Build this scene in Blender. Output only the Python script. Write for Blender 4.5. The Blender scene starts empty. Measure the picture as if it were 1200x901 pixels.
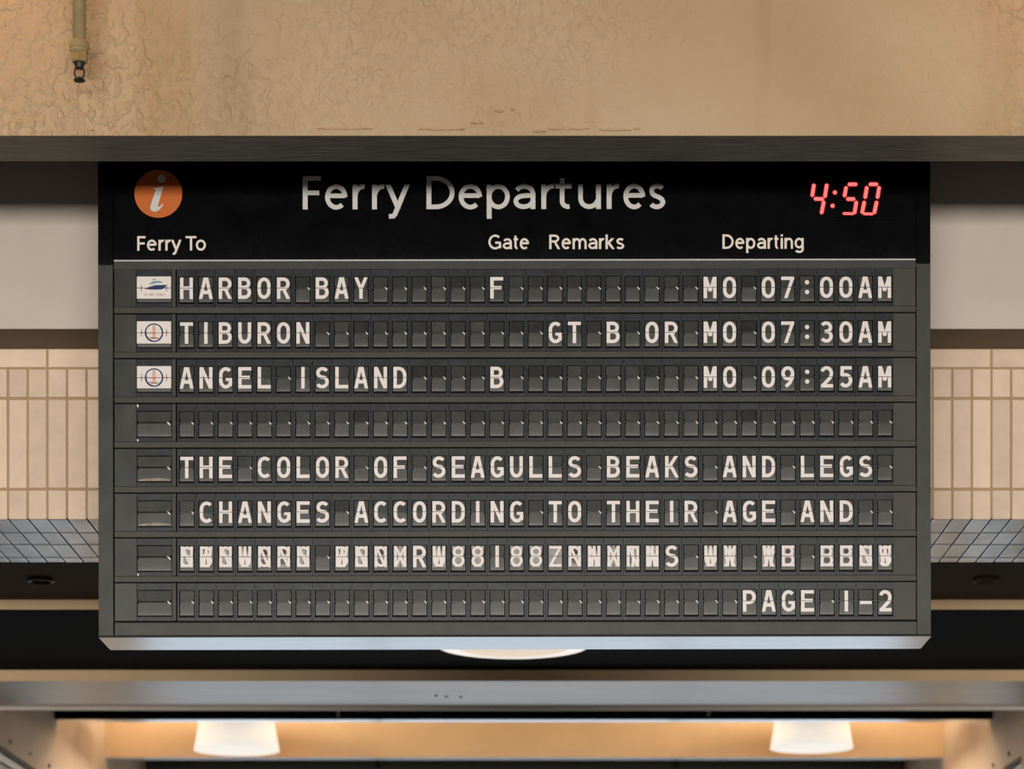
import bpy, bmesh, math, random
from mathutils import Vector
random.seed(7)
C = bpy.context.scene.collection
sc = bpy.context.scene
EYE = 1.6
F = 3000.0                      # focal length in pixels of a 1200 px wide frame
VX, VY = 625.0, 1285.0          # where the level optical axis meets the picture
# ------------------------------------------------------------------ camera, world, lights, exposure
cd = bpy.data.cameras.new('camera'); cam = bpy.data.objects.new('camera', cd); C.objects.link(cam)
cam.location = (0, 0, EYE); cam.rotation_euler = (math.pi/2, 0, 0)
cd.sensor_width = 36; cd.lens = 90
cd.shift_x = (600-VX)/1200; cd.shift_y = (VY-450.5)/1200
cd.dof.use_dof = True; cd.dof.focus_distance = 9.23; cd.dof.aperture_fstop = 3.2
cd.clip_end = 200
sc.camera = cam

w = bpy.data.worlds.new('world'); sc.world = w; w.use_nodes = True
bg = w.node_tree.nodes['Background']; bg.inputs[0].default_value = (0.82, 0.91, 1.0, 1); bg.inputs[1].default_value = 1.0

def area(name, loc, rot, sx, sy, power, col):
    l = bpy.data.lights.new(name, 'AREA'); l.shape = 'RECTANGLE'; l.size = sx; l.size_y = sy
    l.energy = power; l.color = col
    o = bpy.data.objects.new(name, l); C.objects.link(o); o.location = loc; o.rotation_euler = rot
    return o
# area lamp standing in for low daylight off the sunny pavement outside
dl = area('daylight_stand_in', (0, -10, 1.75), (math.pi/2, 0, 0), 14, 1.6, 640, (1.0, 0.93, 0.85))
dl.data.spread = math.radians(75)
# warm lamps above the picture, in front of the plaster beam
def spot(name, loc, aim, power, col, ang, size):
    l = bpy.data.lights.new(name, 'SPOT'); l.energy = power; l.color = col; l.spot_size = math.radians(ang)
    l.spot_blend = 1.0; l.shadow_soft_size = size
    o = bpy.data.objects.new(name, l); C.objects.link(o); o.location = loc
    o.rotation_euler = (Vector(aim)-Vector(loc)).to_track_quat('-Z', 'Y').to_euler()
    return o
spot('warm_downlight', (-2.25, 8.02, 6.15), (-1.9, 8.47, 4.9), 52, (1.0, 0.50, 0.15), 120, 0.05)
spot('warm_downlight', (2.25, 8.02, 6.15), (1.95, 8.47, 4.9), 48, (1.0, 0.50, 0.15), 120, 0.05)
spot('warm_downlight', (0.05, 8.0, 6.2), (0.0, 8.47, 4.9), 8, (1.0, 0.58, 0.25), 130, 0.05)

sc.view_settings.view_transform = 'Standard'; sc.view_settings.look = 'None'
sc.view_settings.gamma = 1.0; sc.view_settings.exposure = 0.0
sc.view_settings.use_curve_mapping = False

# ------------------------------------------------------------------ helpers
def lin(c):
    return tuple(((v/255)/12.92 if v/255 <= 0.04045 else ((v/255+0.055)/1.055)**2.4) for v in c)

def mat(name, rgb, rough=0.6, spec=0.4, metal=0.0, noise=None, bump=None, rand=0.0, emit=None, rand_rough=0.0):
    """rgb linear. noise=(scale, amount, stretch) mottles the colour; bump=(scale, strength, stretch)."""
    m = bpy.data.materials.new(name); m.use_nodes = True; nt = m.node_tree; N = nt.nodes; L = nt.links
    b = N['Principled BSDF']
    b.inputs['Base Color'].default_value = (*rgb, 1); b.inputs['Roughness'].default_value = rough
    b.inputs['Metallic'].default_value = metal; b.inputs['Specular IOR Level'].default_value = spec
    tc = N.new('ShaderNodeTexCoord'); oi = N.new('ShaderNodeObjectInfo')
    def coords(st, jitter):
        mp = N.new('ShaderNodeMapping'); L.new(tc.outputs['Object'], mp.inputs['Vector'])
        mp.inputs['Scale'].default_value = st
        if jitter:
            ml = N.new('ShaderNodeMath'); ml.operation = 'MULTIPLY'; ml.inputs[1].default_value = 37.0
            L.new(oi.outputs['Random'], ml.inputs[0])
            cb = N.new('ShaderNodeCombineXYZ')
            for k in range(3): L.new(ml.outputs[0], cb.inputs[k])
            L.new(cb.outputs[0], mp.inputs['Location'])
        return mp.outputs[0]
    col = None
    if noise or rand:
        hsv = N.new('ShaderNodeHueSaturation'); hsv.inputs['Color'].default_value = (*rgb, 1)
        val = None
        if noise:
            n = N.new('ShaderNodeTexNoise'); n.inputs['Scale'].default_value = noise[0]; n.inputs['Detail'].default_value = 5
            n.inputs['Roughness'].default_value = 0.6
            L.new(coords(noise[2] if len(noise) > 2 else (1, 1, 1), rand > 0), n.inputs['Vector'])
            mr = N.new('ShaderNodeMapRange'); mr.inputs['From Min'].default_value = 0.3; mr.inputs['From Max'].default_value = 0.7
            mr.inputs['To Min'].default_value = 1-noise[1]; mr.inputs['To Max'].default_value = 1+noise[1]
            L.new(n.outputs['Fac'], mr.inputs['Value']); val = mr.outputs[0]
        if rand:
            mr2 = N.new('ShaderNodeMapRange'); mr2.inputs['To Min'].default_value = 1-rand; mr2.inputs['To Max'].default_value = 1+rand
            L.new(oi.outputs['Random'], mr2.inputs['Value'])
            if val is None: val = mr2.outputs[0]
            else:
                mm = N.new('ShaderNodeMath'); mm.operation = 'MULTIPLY'; L.new(val, mm.inputs[0]); L.new(mr2.outputs[0], mm.inputs[1]); val = mm.outputs[0]
        L.new(val, hsv.inputs['Value']); L.new(hsv.outputs[0], b.inputs['Base Color'])
        if rand_rough:
            mr3 = N.new('ShaderNodeMapRange'); mr3.inputs['From Min'].default_value = 1-noise[1]; mr3.inputs['From Max'].default_value = 1+noise[1]
            mr3.inputs['To Min'].default_value = rough-rand_rough; mr3.inputs['To Max'].default_value = rough+rand_rough
            L.new(mr.outputs[0], mr3.inputs['Value']); L.new(mr3.outputs[0], b.inputs['Roughness'])
    if bump:
        n2 = N.new('ShaderNodeTexNoise'); n2.inputs['Scale'].default_value = bump[0]; n2.inputs['Detail'].default_value = 6
        L.new(coords(bump[2] if len(bump) > 2 else (1, 1, 1), False), n2.inputs['Vector'])
        bp = N.new('ShaderNodeBump'); bp.inputs['Strength'].default_value = bump[1]; bp.inputs['Distance'].default_value = 0.004
        L.new(n2.outputs['Fac'], bp.inputs['Height']); L.new(bp.outputs[0], b.inputs['Normal'])
    if emit:
        b.inputs['Emission Color'].default_value = (*emit[0], 1); b.inputs['Emission Strength'].default_value = emit[1]
    return m

class MB:
    def __init__(s): s.v = []; s.f = []; s.m = []
    def poly(s, pts, mi=0):
        i = len(s.v); s.v += [tuple(p) for p in pts]; s.f.append(tuple(range(i, i+len(pts)))); s.m.append(mi)
    def box(s, x0, x1, y0, y1, z0, z1, mi=0, front=None, bottom=None):
        i = len(s.v)
        s.v += [(x0, y0, z0), (x1, y0, z0), (x1, y1, z0), (x0, y1, z0), (x0, y0, z1), (x1, y0, z1), (x1, y1, z1), (x0, y1, z1)]
        fs = [(0, 3, 2, 1), (4, 5, 6, 7), (0, 1, 5, 4), (1, 2, 6, 5), (2, 3, 7, 6), (3, 0, 4, 7)]
        for k, f in enumerate(fs):
            s.f.append(tuple(i+q for q in f))
            s.m.append(bottom if (k == 0 and bottom is not None) else front if (k == 2 and front is not None) else mi)
        return s
    def prism(s, pts, y0, y1, mi=0):
        """pts: (x, z) outline, extruded from y0 (front) to y1 (back)"""
        n = len(pts); i = len(s.v)
        a = sum(pts[k][0]*pts[(k+1) % n][1]-pts[(k+1) % n][0]*pts[k][1] for k in range(n))
        if a < 0: pts = pts[::-1]
        s.v += [(x, y0, z) for x, z in pts]+[(x, y1, z) for x, z in pts]
        s.f.append(tuple(range(i, i+n))); s.m.append(mi)
        s.f.append(tuple(range(i+2*n-1, i+n-1, -1))); s.m.append(mi)
        for k in range(n):
            k2 = (k+1) % n
            s.f.append((i+k, i+n+k, i+n+k2, i+k2)); s.m.append(mi)
        return s
    def lathe(s, prof, cx, cy, n=24, mi=0, rot=0.0):
        i = len(s.v)
        for r, z in prof:
            for k in range(n):
                a = 2*math.pi*k/n+rot; s.v.append((cx+r*math.cos(a), cy+r*math.sin(a), z))
        for j in range(len(prof)-1):
            for k in range(n):
                k2 = (k+1) % n
                s.f.append((i+j*n+k, i+(j+1)*n+k, i+(j+1)*n+k2, i+j*n+k2)); s.m.append(mi)
        s.f.append(tuple(i+k for k in range(n))); s.m.append(mi)
        s.f.append(tuple(i+(len(prof)-1)*n+k for k in range(n-1, -1, -1))); s.m.append(mi)
        return s
    def tube(s, pts, r, n=8, mi=0):
        pts = [Vector(p) for p in pts]; i = len(s.v); up = Vector((0.13, 0.97, 0.2))
        for q, p in enumerate(pts):
            d = (pts[min(q+1, len(pts)-1)]-pts[max(q-1, 0)]).normalized()
            a = d.cross(up).normalized(); b = d.cross(a)
            for k in range(n):
                t = 2*math.pi*k/n; s.v.append(tuple(p+a*r*math.cos(t)+b*r*math.sin(t)))
        for j in range(len(pts)-1):
            for k in range(n):
                k2 = (k+1) % n
                s.f.append((i+j*n+k, i+j*n+k2, i+(j+1)*n+k2, i+(j+1)*n+k)); s.m.append(mi)
        s.f.append(tuple(i+k for k in range(n-1, -1, -1))); s.m.append(mi)
        s.f.append(tuple(i+(len(pts)-1)*n+k for k in range(n))); s.m.append(mi)
        return s
    def mesh(s, name, mats, smooth=False):
        me = bpy.data.meshes.new(name); me.from_pydata(s.v, [], s.f)
        if not isinstance(mats, (list, tuple)): mats = [mats]
        for m in mats: me.materials.append(m)
        for p, mi in zip(me.polygons, s.m): p.material_index = mi; p.use_smooth = smooth
        me.update(); return me
    def build(s, name, mats, parent=None, smooth=False, bevel=0, **props):
        o = link(name, s.mesh(name, mats, smooth), parent, **props)
        if bevel:
            md = o.modifiers.new('bevel', 'BEVEL'); md.width = bevel; md.segments = 2; md.limit_method = 'ANGLE'
        return o

def link(name, data, parent=None, loc=None, **props):
    o = bpy.data.objects.new(name, data); C.objects.link(o)
    if parent: o.parent = parent
    if loc: o.location = loc
    for k, v in props.items(): o[k] = v
    return o
def thing(name, loc, label, category, group=None):
    o = link(name, None, None, loc, label=label, category=category)
    if group: o['group'] = group
    return o
def S(py): return (VY-py)/F
def X(px, Y): return (px-VX)*Y/F
def Z(py, Y): return EYE+S(py)*Y

# ------------------------------------------------------------------ materials
M = {}
M['olive'] = mat('board_olive_paint', (0.033, 0.035, 0.028), 0.5, 0.45, noise=(7, 0.35), bump=(90, 0.08))
M['filler'] = mat('filler_plate_paint', (0.027, 0.029, 0.025), 0.38, 0.5, noise=(5, 0.7, (1.5, 1, 0.8)), rand=0.14)  # strong mottling paints wavy reflections into the plate colour
M['bar'] = mat('divider_paint', (0.043, 0.042, 0.032), 0.5, 0.4, noise=(4, 0.2))
M['acrylic'] = mat('black_acrylic', (0.0035, 0.0040, 0.0045), 0.20, 0.15, noise=(9, 0.4))
M['slot'] = mat('black_slot', (0.003, 0.0035, 0.0045), 0.5, 0.3)
M['housing'] = mat('housing_black', (0.01, 0.01, 0.01), 0.6, 0.3)
M['under'] = mat('pale_aluminium_underside', (0.88, 0.94, 1.0), 0.22, 0.5, metal=0.8, noise=(3, 0.08, (1, 6, 1)), bump=(12, 0.05, (0.3, 6, 1)))
M['module'] = mat('module_plastic', (0.013, 0.018, 0.020), 0.34, 0.45, noise=(34, 0.65, (1, 1, 1.6)), rand=0.22)
M['well'] = mat('module_well', (0.003, 0.0035, 0.004), 0.6, 0.2)
M['flap'] = mat('flap_plastic', (0.031, 0.032, 0.028), 0.40, 0.42, noise=(24, 0.35), rand=0.34)
M['flap_shaded'] = mat('flap_plastic_shaded', (0.016, 0.0165, 0.016), 0.4, 0.35, noise=(24, 0.5), rand=0.4)  # shade of the top rows and open gaps put into a darker copy
M['edge'] = mat('flap_reflection', lin((140, 128, 104)), 0.4, 0.5, noise=(40, 0.5, (1, 1, 3)))  # tan of the reflection painted on the curved flap stacks
M['card'] = mat('white_card', lin((236, 228, 224)), 0.5, 0.3)
M['letter'] = mat('white_print', lin((238, 230, 226)), 0.5, 0.3)
M['grey_letter'] = mat('grey_print', (0.34, 0.33, 0.32), 0.5, 0.3)
M['clip'] = mat('bright_clip', (0.9, 0.88, 0.85), 0.3, 0.6)
M['title'] = mat('title_print', lin((214, 212, 208)), 0.45, 0.4)
M['subtitle'] = mat('heading_print', lin((236, 226, 214)), 0.5, 0.3)
M['line'] = mat('header_line', lin((190, 192, 192)), 0.4, 0.4)
M['orange'] = mat('orange_disc', lin((206, 106, 42)), 0.45, 0.4)
M['navy'] = mat('navy_print', lin((28, 48, 100)), 0.5, 0.3)
M['teal'] = mat('teal_print', lin((90, 150, 170)), 0.5, 0.3)
M['green'] = mat('green_print', lin((150, 180, 70)), 0.5, 0.3)
M['rust'] = mat('rust_print', lin((214, 130, 104)), 0.5, 0.3)
M['tan_print'] = mat('tan_print', lin((160, 130, 100)), 0.5, 0.3)
M['led_red'] = mat('led_glow_edge', (0.02, 0, 0), 0.5, 0.1, emit=((1, 0.015, 0.04), 0.55))
M['led'] = mat('led_segment', (0.02, 0, 0), 0.5, 0.1, emit=((1, 0.26, 0.23), 0.95))

def plaster():
    m = mat('cream_plaster', lin((196, 172, 146)), 0.75, 0.25)
    nt = m.node_tree; N = nt.nodes; L = nt.links; b = N['Principled BSDF']
    tc = N.new('ShaderNodeTexCoord')
    def noise(scale, det, st=(1, 1, 1), dist=0.0):
        mp = N.new('ShaderNodeMapping'); L.new(tc.outputs['Object'], mp.inputs['Vector']); mp.inputs['Scale'].default_value = st
        n = N.new('ShaderNodeTexNoise'); n.inputs['Scale'].default_value = scale; n.inputs['Detail'].default_value = det
        n.inputs['Distortion'].default_value = dist
        L.new(mp.outputs[0], n.inputs['Vector']); return n.outputs['Fac']
    def rng(v, a, b_, c, d):
        r = N.new('ShaderNodeMapRange'); r.inputs[1].default_value = a; r.inputs[2].default_value = b_
        r.inputs[3].default_value = c; r.inputs[4].default_value = d; L.new(v, r.inputs[0]); return r.outputs[0]
    def mul(a, b_, op='MULTIPLY'):
        q = N.new('ShaderNodeMath'); q.operation = op; L.new(a, q.inputs[0])
        if isinstance(b_, float): q.inputs[1].default_value = b_
        else: L.new(b_, q.inputs[1])
        return q.outputs[0]
    stain = rng(noise(2.2, 3, (1.6, 1, 0.22)), 0.52, 0.72, 0.0, 0.55)      # vertical water stains
    mot = rng(noise(1.3, 4), 0.3, 0.7, 0.0, 0.55)
    f = mul(stain, mot, 'ADD')
    mx = N.new('ShaderNodeMix'); mx.data_type = 'RGBA'
    mx.inputs[6].default_value = (*lin((192, 170, 141)), 1); mx.inputs[7].default_value = (*lin((160, 128, 88)), 1)
    L.new(f, mx.inputs[0]); L.new(mx.outputs[2], b.inputs['Base Color'])
    # trowelled ridges: thin raised wormy lines, stronger in patches
    patch = rng(noise(0.9, 2), 0.42, 0.60, 0.15, 1.0)
    ridge = noise(30, 4, (1, 1, 0.8), 0.5)
    r1 = rng(ridge, 0.46, 0.62, 0.0, 1.0)
    sx = N.new('ShaderNodeSeparateXYZ'); L.new(tc.outputs['Object'], sx.inputs[0])
    ax = N.new('ShaderNodeMath'); ax.operation = 'ABSOLUTE'; L.new(sx.outputs[0], ax.inputs[0])
    h = mul(mul(r1, patch), rng(ax.outputs[0], 0.3, 1.4, 0.45, 1.0))
    fine = mul(noise(70, 3), 0.35)
    h2 = mul(h, fine, 'ADD')
    bp = N.new('ShaderNodeBump'); bp.inputs['Strength'].default_value = 1.0; bp.inputs['Distance'].default_value = 0.009
    L.new(h2, bp.inputs['Height']); L.new(bp.outputs[0], b.inputs['Normal'])
    return m
M['plaster'] = plaster()
M['lip'] = mat('dark_flaky_paint', (0.125, 0.120, 0.098), 0.45, 0.5, noise=(9, 0.5, (0.6, 7, 1)), bump=(14, 1.0, (0.5, 5, 1)))  # flaking paint; lighter colour streaks stand in for highlights on the flakes
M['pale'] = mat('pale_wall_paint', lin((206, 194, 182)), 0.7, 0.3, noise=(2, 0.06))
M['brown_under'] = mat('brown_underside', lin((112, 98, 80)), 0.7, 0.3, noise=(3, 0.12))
M['brick'] = mat('buff_brick', lin((228, 204, 180)), 0.6, 0.35, noise=(14, 0.07), rand=0.10)
M['mortar'] = mat('mortar', lin((176, 150, 116)), 0.85, 0.2)
M['glaze'] = mat('blue_grey_tile', (0.53, 0.58, 0.64), 0.22, 0.9, metal=0.65, noise=(12, 0.25, (1, 0.5, 1)), rand=0.18)
M['grout'] = mat('dark_grout', (0.02, 0.022, 0.024), 0.8, 0.2)
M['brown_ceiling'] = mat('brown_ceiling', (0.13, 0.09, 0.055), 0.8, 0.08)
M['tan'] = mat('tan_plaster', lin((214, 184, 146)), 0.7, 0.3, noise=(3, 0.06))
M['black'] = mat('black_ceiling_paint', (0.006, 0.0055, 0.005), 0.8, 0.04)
M['metal'] = mat('grey_steel_soffit', (0.40, 0.365, 0.33), 0.36, 0.6, metal=0.8, noise=(2.2, 0.10, (0.6, 4, 1)))
M['strip'] = mat('pale_strip', lin((200, 190, 178)), 0.6, 0.3)
M['concrete'] = mat('beige_concrete', lin((196, 178, 156)), 0.8, 0.25, noise=(1.6, 0.12, (1, 1, 0.4)))
M['dark_panel'] = mat('dark_transom', (0.045, 0.046, 0.044), 0.6, 0.3)
M['floor'] = mat('grey_terrazzo', (0.03, 0.03, 0.03), 0.6, 0.3, noise=(3, 0.1))
M['frame_teal'] = mat('teal_window_frame', (0.02, 0.10, 0.13), 0.5, 0.4)
M['iron'] = mat('dark_iron', (0.02, 0.017, 0.013), 0.5, 0.5)
M['pipe'] = mat('cream_painted_pipe', lin((160, 140, 104)), 0.4, 0.5, noise=(20, 0.15))
M['brass'] = mat('tarnished_brass', lin((158, 134, 90)), 0.4, 0.6, noise=(30, 0.15))
g = bpy.data.materials.new('window_glass'); g.use_nodes = True
pb = g.node_tree.nodes['Principled BSDF']; pb.inputs['Base Color'].default_value = (0.30, 0.33, 0.34, 1); pb.inputs['Roughness'].default_value = 0.2
M['glass'] = g

def shade_mat():
    m = bpy.data.materials.new('white_glass_shade'); m.use_nodes = True; nt = m.node_tree; N = nt.nodes; L = nt.links
    b = N['Principled BSDF']; b.inputs['Base Color'].default_value = (0.85, 0.82, 0.78, 1); b.inputs['Roughness'].default_value = 0.5
    b.inputs['Emission Color'].default_value = (1, 0.95, 0.86, 1); b.inputs['Emission Strength'].default_value = 0.62
    return m
M['shade'] = shade_mat()
M['disc'] = mat('opal_disc', (0.6, 0.55, 0.5), 0.4, 0.3, emit=((1, 0.90, 0.80), 0.85))
M['disc_in'] = mat('opal_disc_centre', (0.55, 0.48, 0.4), 0.5, 0.3, emit=((1, 0.80, 0.62), 0.7))

# ------------------------------------------------------------------ the setting
HW = 8.0
MB().box(-14, 14, -14, 21.5, -0.1, 0).build('floor', M['floor'], kind='structure')
MB().box(-8.2, -8, -14, 21, 0, 6.3).build('wall_west', M['concrete'], kind='structure')
MB().box(-8.2, 8.2, -14.2, -14, 0, 6.3).build('light_block_south', M['concrete'], kind='structure')  # unseen, added to keep sky light out of this end
MB().box(8, 8.2, -14, 21, 0, 6.3).build('wall_east', M['concrete'], kind='structure')
# plaster beam in front; its underside is the dark flaky strip
YB0, YB1 = 8.47, 8.702
zB = Z(159, YB0)
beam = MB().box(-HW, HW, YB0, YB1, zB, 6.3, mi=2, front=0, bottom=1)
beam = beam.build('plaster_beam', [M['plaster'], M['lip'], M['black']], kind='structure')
# peeled paint edges along the beam's lower edge: thin proud flakes
def flake(px0, px1, py, amp):
    b = MB(); n = max(6, int((px1-px0)/5)); top = []; bot = []
    for k in range(n+1):
        px = px0+(px1-px0)*k/n; t = math.sin(math.pi*k/n)
        j = random.uniform(-1, 1)*amp*0.5
        top.append((X(px, YB0), Z(py-1.2-1.6*t+j, YB0))); bot.append((X(px, YB0), Z(py+0.4+0.5*t+j, YB0)))
    for k in range(n):
        a, b_, c, d = top[k], top[k+1], bot[k+1], bot[k]
        y = YB0-0.0002; yo = YB0-0.005
        b.poly([(d[0], yo, d[1]), (c[0], yo, c[1]), (b_[0], y, b_[1]), (a[0], y, a[1])])
        b.poly([(d[0], y, d[1]-0.0005), (c[0], y, c[1]-0.0005), (c[0], yo, c[1]), (d[0], yo, d[1])])
    b.build('plaster_flake', M['plaster'], beam)
for a in [(372, 436, 151.5, 1.4), (490, 545, 152, 1.0), (552, 566, 144.5, .6), (580, 590, 131, .8), (598, 603, 128.5, .8),
          (643, 690, 151.5, 1.6), (702, 740, 152.5, 1.4), (743, 750, 151, 1.6), (624, 640, 154.5, .6), (104, 110, 152.5, .7)]:
    flake(*a)
MB().box(-8.2, 8.2, -1, 21.2, 6.3, 6.45).build('ceiling', M['black'], kind='structure')

# back wall: pale upper face, brown ledge underside, brick, tiled soffit
YW, YK = 9.69, 9.942
zL = Z(385.3, YW); zS = Z(608.5, YK); YSB = (zS-EYE)/S(659.5)
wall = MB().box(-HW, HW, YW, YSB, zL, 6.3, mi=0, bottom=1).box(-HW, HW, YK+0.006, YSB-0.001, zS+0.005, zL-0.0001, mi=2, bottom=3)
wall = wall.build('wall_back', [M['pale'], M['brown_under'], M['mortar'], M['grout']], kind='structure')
def brick_mesh(name, w, h, d, c, m):
    """front face at y=0 with chamfered edges, centred in x and z"""
    b = MB(); x, z = w/2, h/2
    o = [(-x, c*1.2, -z), (x, c*1.2, -z), (x, c*1.2, z), (-x, c*1.2, z)]
    i = [(-x+c, 0, -z+c), (x-c, 0, -z+c), (x-c, 0, z-c), (-x+c, 0, z-c)]
    k = [(p[0], d, p[2]) for p in o]
    b.poly(i)
    for q in range(4):
        r = (q+1) % 4; b.poly([o[q], o[r], i[r], i[q]]); b.poly([k[q], k[r], o[r], o[q]])
    return b.mesh(name, m)
PIT = 23.05; J0 = 101.6-23.05*4
def wx(px): return X(px, YK)
rows = [(432.6, 465.2), (468.2, 571.6), (574.6, 608.4)]
extra = MB()
for (t, b_) in rows:
    zt, zb = Z(t, YK), Z(b_, YK)
    me = brick_mesh('brick', (PIT-2.4)*YK/F, zt-zb, 0.005, 0.0015, M['brick'])
    for k in range(-6, 62):
        o = link('brick', me, wall, (wx(J0+PIT*(k+0.5))+random.uniform(-.0004, .0004), YK+random.uniform(-.0006, .0008), (zt+zb)/2+random.uniform(-.0006, .0006)))
        o.rotation_euler[1] = random.uniform(-.003, .003)
    for k in list(range(-34, -6))+list(range(62, 90)):
        xx = wx(J0+PIT*k); extra.box(xx+.004, xx+PIT*YK/F-.004, YK, YK+.005, zb, zt)
zt, zb = Z(409.3, YK), Z(430.2, YK)
me = brick_mesh('brick', (4*PIT-2.4)*YK/F, zt-zb, 0.005, 0.0015, M['brick'])
for k in range(-3, 16):
    link('brick', me, wall, (wx(J0+PIT*(2+4*k-2)), YK, (zt+zb)/2))
for k in list(range(-9, -3))+list(range(16, 23)):
    xx = wx(J0+PIT*(4*k)); extra.box(xx-2*PIT*YK/F+.004, xx+2*PIT*YK/F-.004, YK, YK+.005, zb, zt)
extra.build('brick_row', M['brick'], wall, kind='stuff')
# soffit tiles
tx = MB()
ysofs = [YK+0.001]+[(zS-EYE)/S(p) for p in (624.5, 638.3, 653.5, 659.5)]
for r in range(4):
    y0, y1 = ysofs[r], ysofs[r+1]
    b = MB(); c = .0012; wv = (PIT-2.0)*YK/F/2; h = (y1-y0-0.020)/2
    i = [(-wv+c, -h+c, 0), (-wv+c, h-c, 0), (wv-c, h-c, 0), (wv-c, -h+c, 0)]; oo = [(-wv, -h, c), (-wv, h, c), (wv, h, c), (wv, -h, c)]
    kk = [(p[0], p[1], .004) for p in oo]
    b.poly(i)
    for q in range(4):
        rr = (q+1) % 4; b.poly([oo[q], oo[rr], i[rr], i[q]]); b.poly([kk[q], kk[rr], oo[rr], oo[q]])
    me = b.mesh('soffit_tile', M['glaze'])
    for k in range(-6, 62):
        link('soffit_tile', me, wall, (wx(J0+PIT*(k+0.5)), (y0+y1)/2, zS+random.uniform(0, .0015)))
    for k in list(range(-34, -6))+list(range(62, 90)):
        xx = wx(J0+PIT*k); tx.box(xx+.004, xx+PIT*YK/F-.004, y0+.01, y1-.01, zS, zS+.004)
tx.build('tile_row', M['glaze'], wall, kind='stuff')
# brown recessed ceiling beyond the soffit
zC = EYE+2.42; YT = 12.47
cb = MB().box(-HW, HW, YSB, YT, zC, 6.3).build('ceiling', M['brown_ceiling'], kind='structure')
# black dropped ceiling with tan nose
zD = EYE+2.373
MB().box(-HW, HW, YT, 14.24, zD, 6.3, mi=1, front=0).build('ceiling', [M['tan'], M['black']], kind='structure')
zE = EYE+2.3116
steel = MB().box(-HW, HW, 14.24, 15.17, zE, 6.3, mi=0, bottom=1).build('steel_faced_beam', [M['tan'], M['metal']], kind='structure')
MB().box(-HW, HW, 15.17, 15.20, EYE+2.2907, 4.6).build('trim_1', [M['strip']], kind='structure')
for px, py in ((511, 815), (523, 816), (540, 816.5)):
    Yq = (zE-EYE)/S(py); MB().lathe([(0.010, zE+.001), (0.010, zE-.004), (0.004, zE-.008)], X(px, Yq), Yq, 10).build('screw', M['clip'], steel)
zF = EYE+2.5047
MB().box(-3.18, 3.05, 17.0, 17.117, zF, 5.9, mi=0, bottom=1).build('black_beam', [M['black'], M['under']], kind='structure')
zG = EYE+2.5175
MB().box(-3.18, 3.05, 19.0, 19.144, zG, 5.9, mi=0, bottom=1).build('tan_coffer_beam', [M['tan'], M['under']], kind='structure')
MB().box(-3.4, 3.3, 15.17, 21.2, 5.9, 6.1).build('ceiling', M['tan'], kind='structure')
gw = MB().box(-8, 8, 21.0, 21.15, 3.7, 6.3).build('wall_end', M['dark_panel'], kind='structure')
for px in (50, 443, 792, 1150):
    xx = X(px, 21.0); MB().box(xx-.02, xx+.02, 20.97, 21.0, 0, 5.9).build('mullion', M['housing'], gw)
# side walls with window openings
def side(name, x, sgn, ztop, ya, yb, wn):
    t = 0.2; x0, x1 = (x-t, x) if sgn < 0 else (x, x+t)
    o = MB().box(x0, x1, 15.2, ya, 0, 5.9).box(x0, x1, yb, 21.0, 0, 5.9).box(x0, x1, ya, yb, ztop, 5.9).box(x0, x1, ya, yb, 0, 0.9)
    wl = o.build(name, M['concrete'], kind='structure')
    xi = x+sgn*0.05
    w_ = link(wn, None, None, (xi, (ya+yb)/2, 0.9), kind='structure')
    def loc(b, n, m): 
        q = b.build(n, m, w_); q.location = (-xi, -(ya+yb)/2, -0.9); return q
    loc(MB().box(min(xi, xi+sgn*.04), max(xi, xi+sgn*.04), ya, yb, ztop-.06, ztop), 'window_frame', M['frame_teal'])
    loc(MB().box(min(xi+sgn*.02, xi+sgn*.03), max(xi+sgn*.02, xi+sgn*.03), ya, yb, 0.9, ztop-.06), 'pane', M['glass'])
    return wl
wl = side('wall_left', -3.18, -1, EYE+2.096, 15.24, 18.8, 'window_1')
wr = side('wall_right', 3.05, 1, EYE+2.134, 16.0, 18.8, 'window_2')
for px, py in ((11.7, 869), (35, 883), (56.7, 897.3)):
    Yq = 3.18*F/(VX-px); MB().box(-3.18, -3.168, Yq-.012, Yq+.012, Z(py, Yq)-.012, Z(py, Yq)+.012).build('bolt', M['iron'], wl)
for px, py in ((1183.3, 883.3), (1164.7, 896.7)):
    Yq = 3.05*F/(px-VX); MB().box(3.038, 3.05, Yq-.012, Yq+.012, Z(py, Yq)-.012, Z(py, Yq)+.012).build('bolt', M['iron'], wr)

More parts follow.
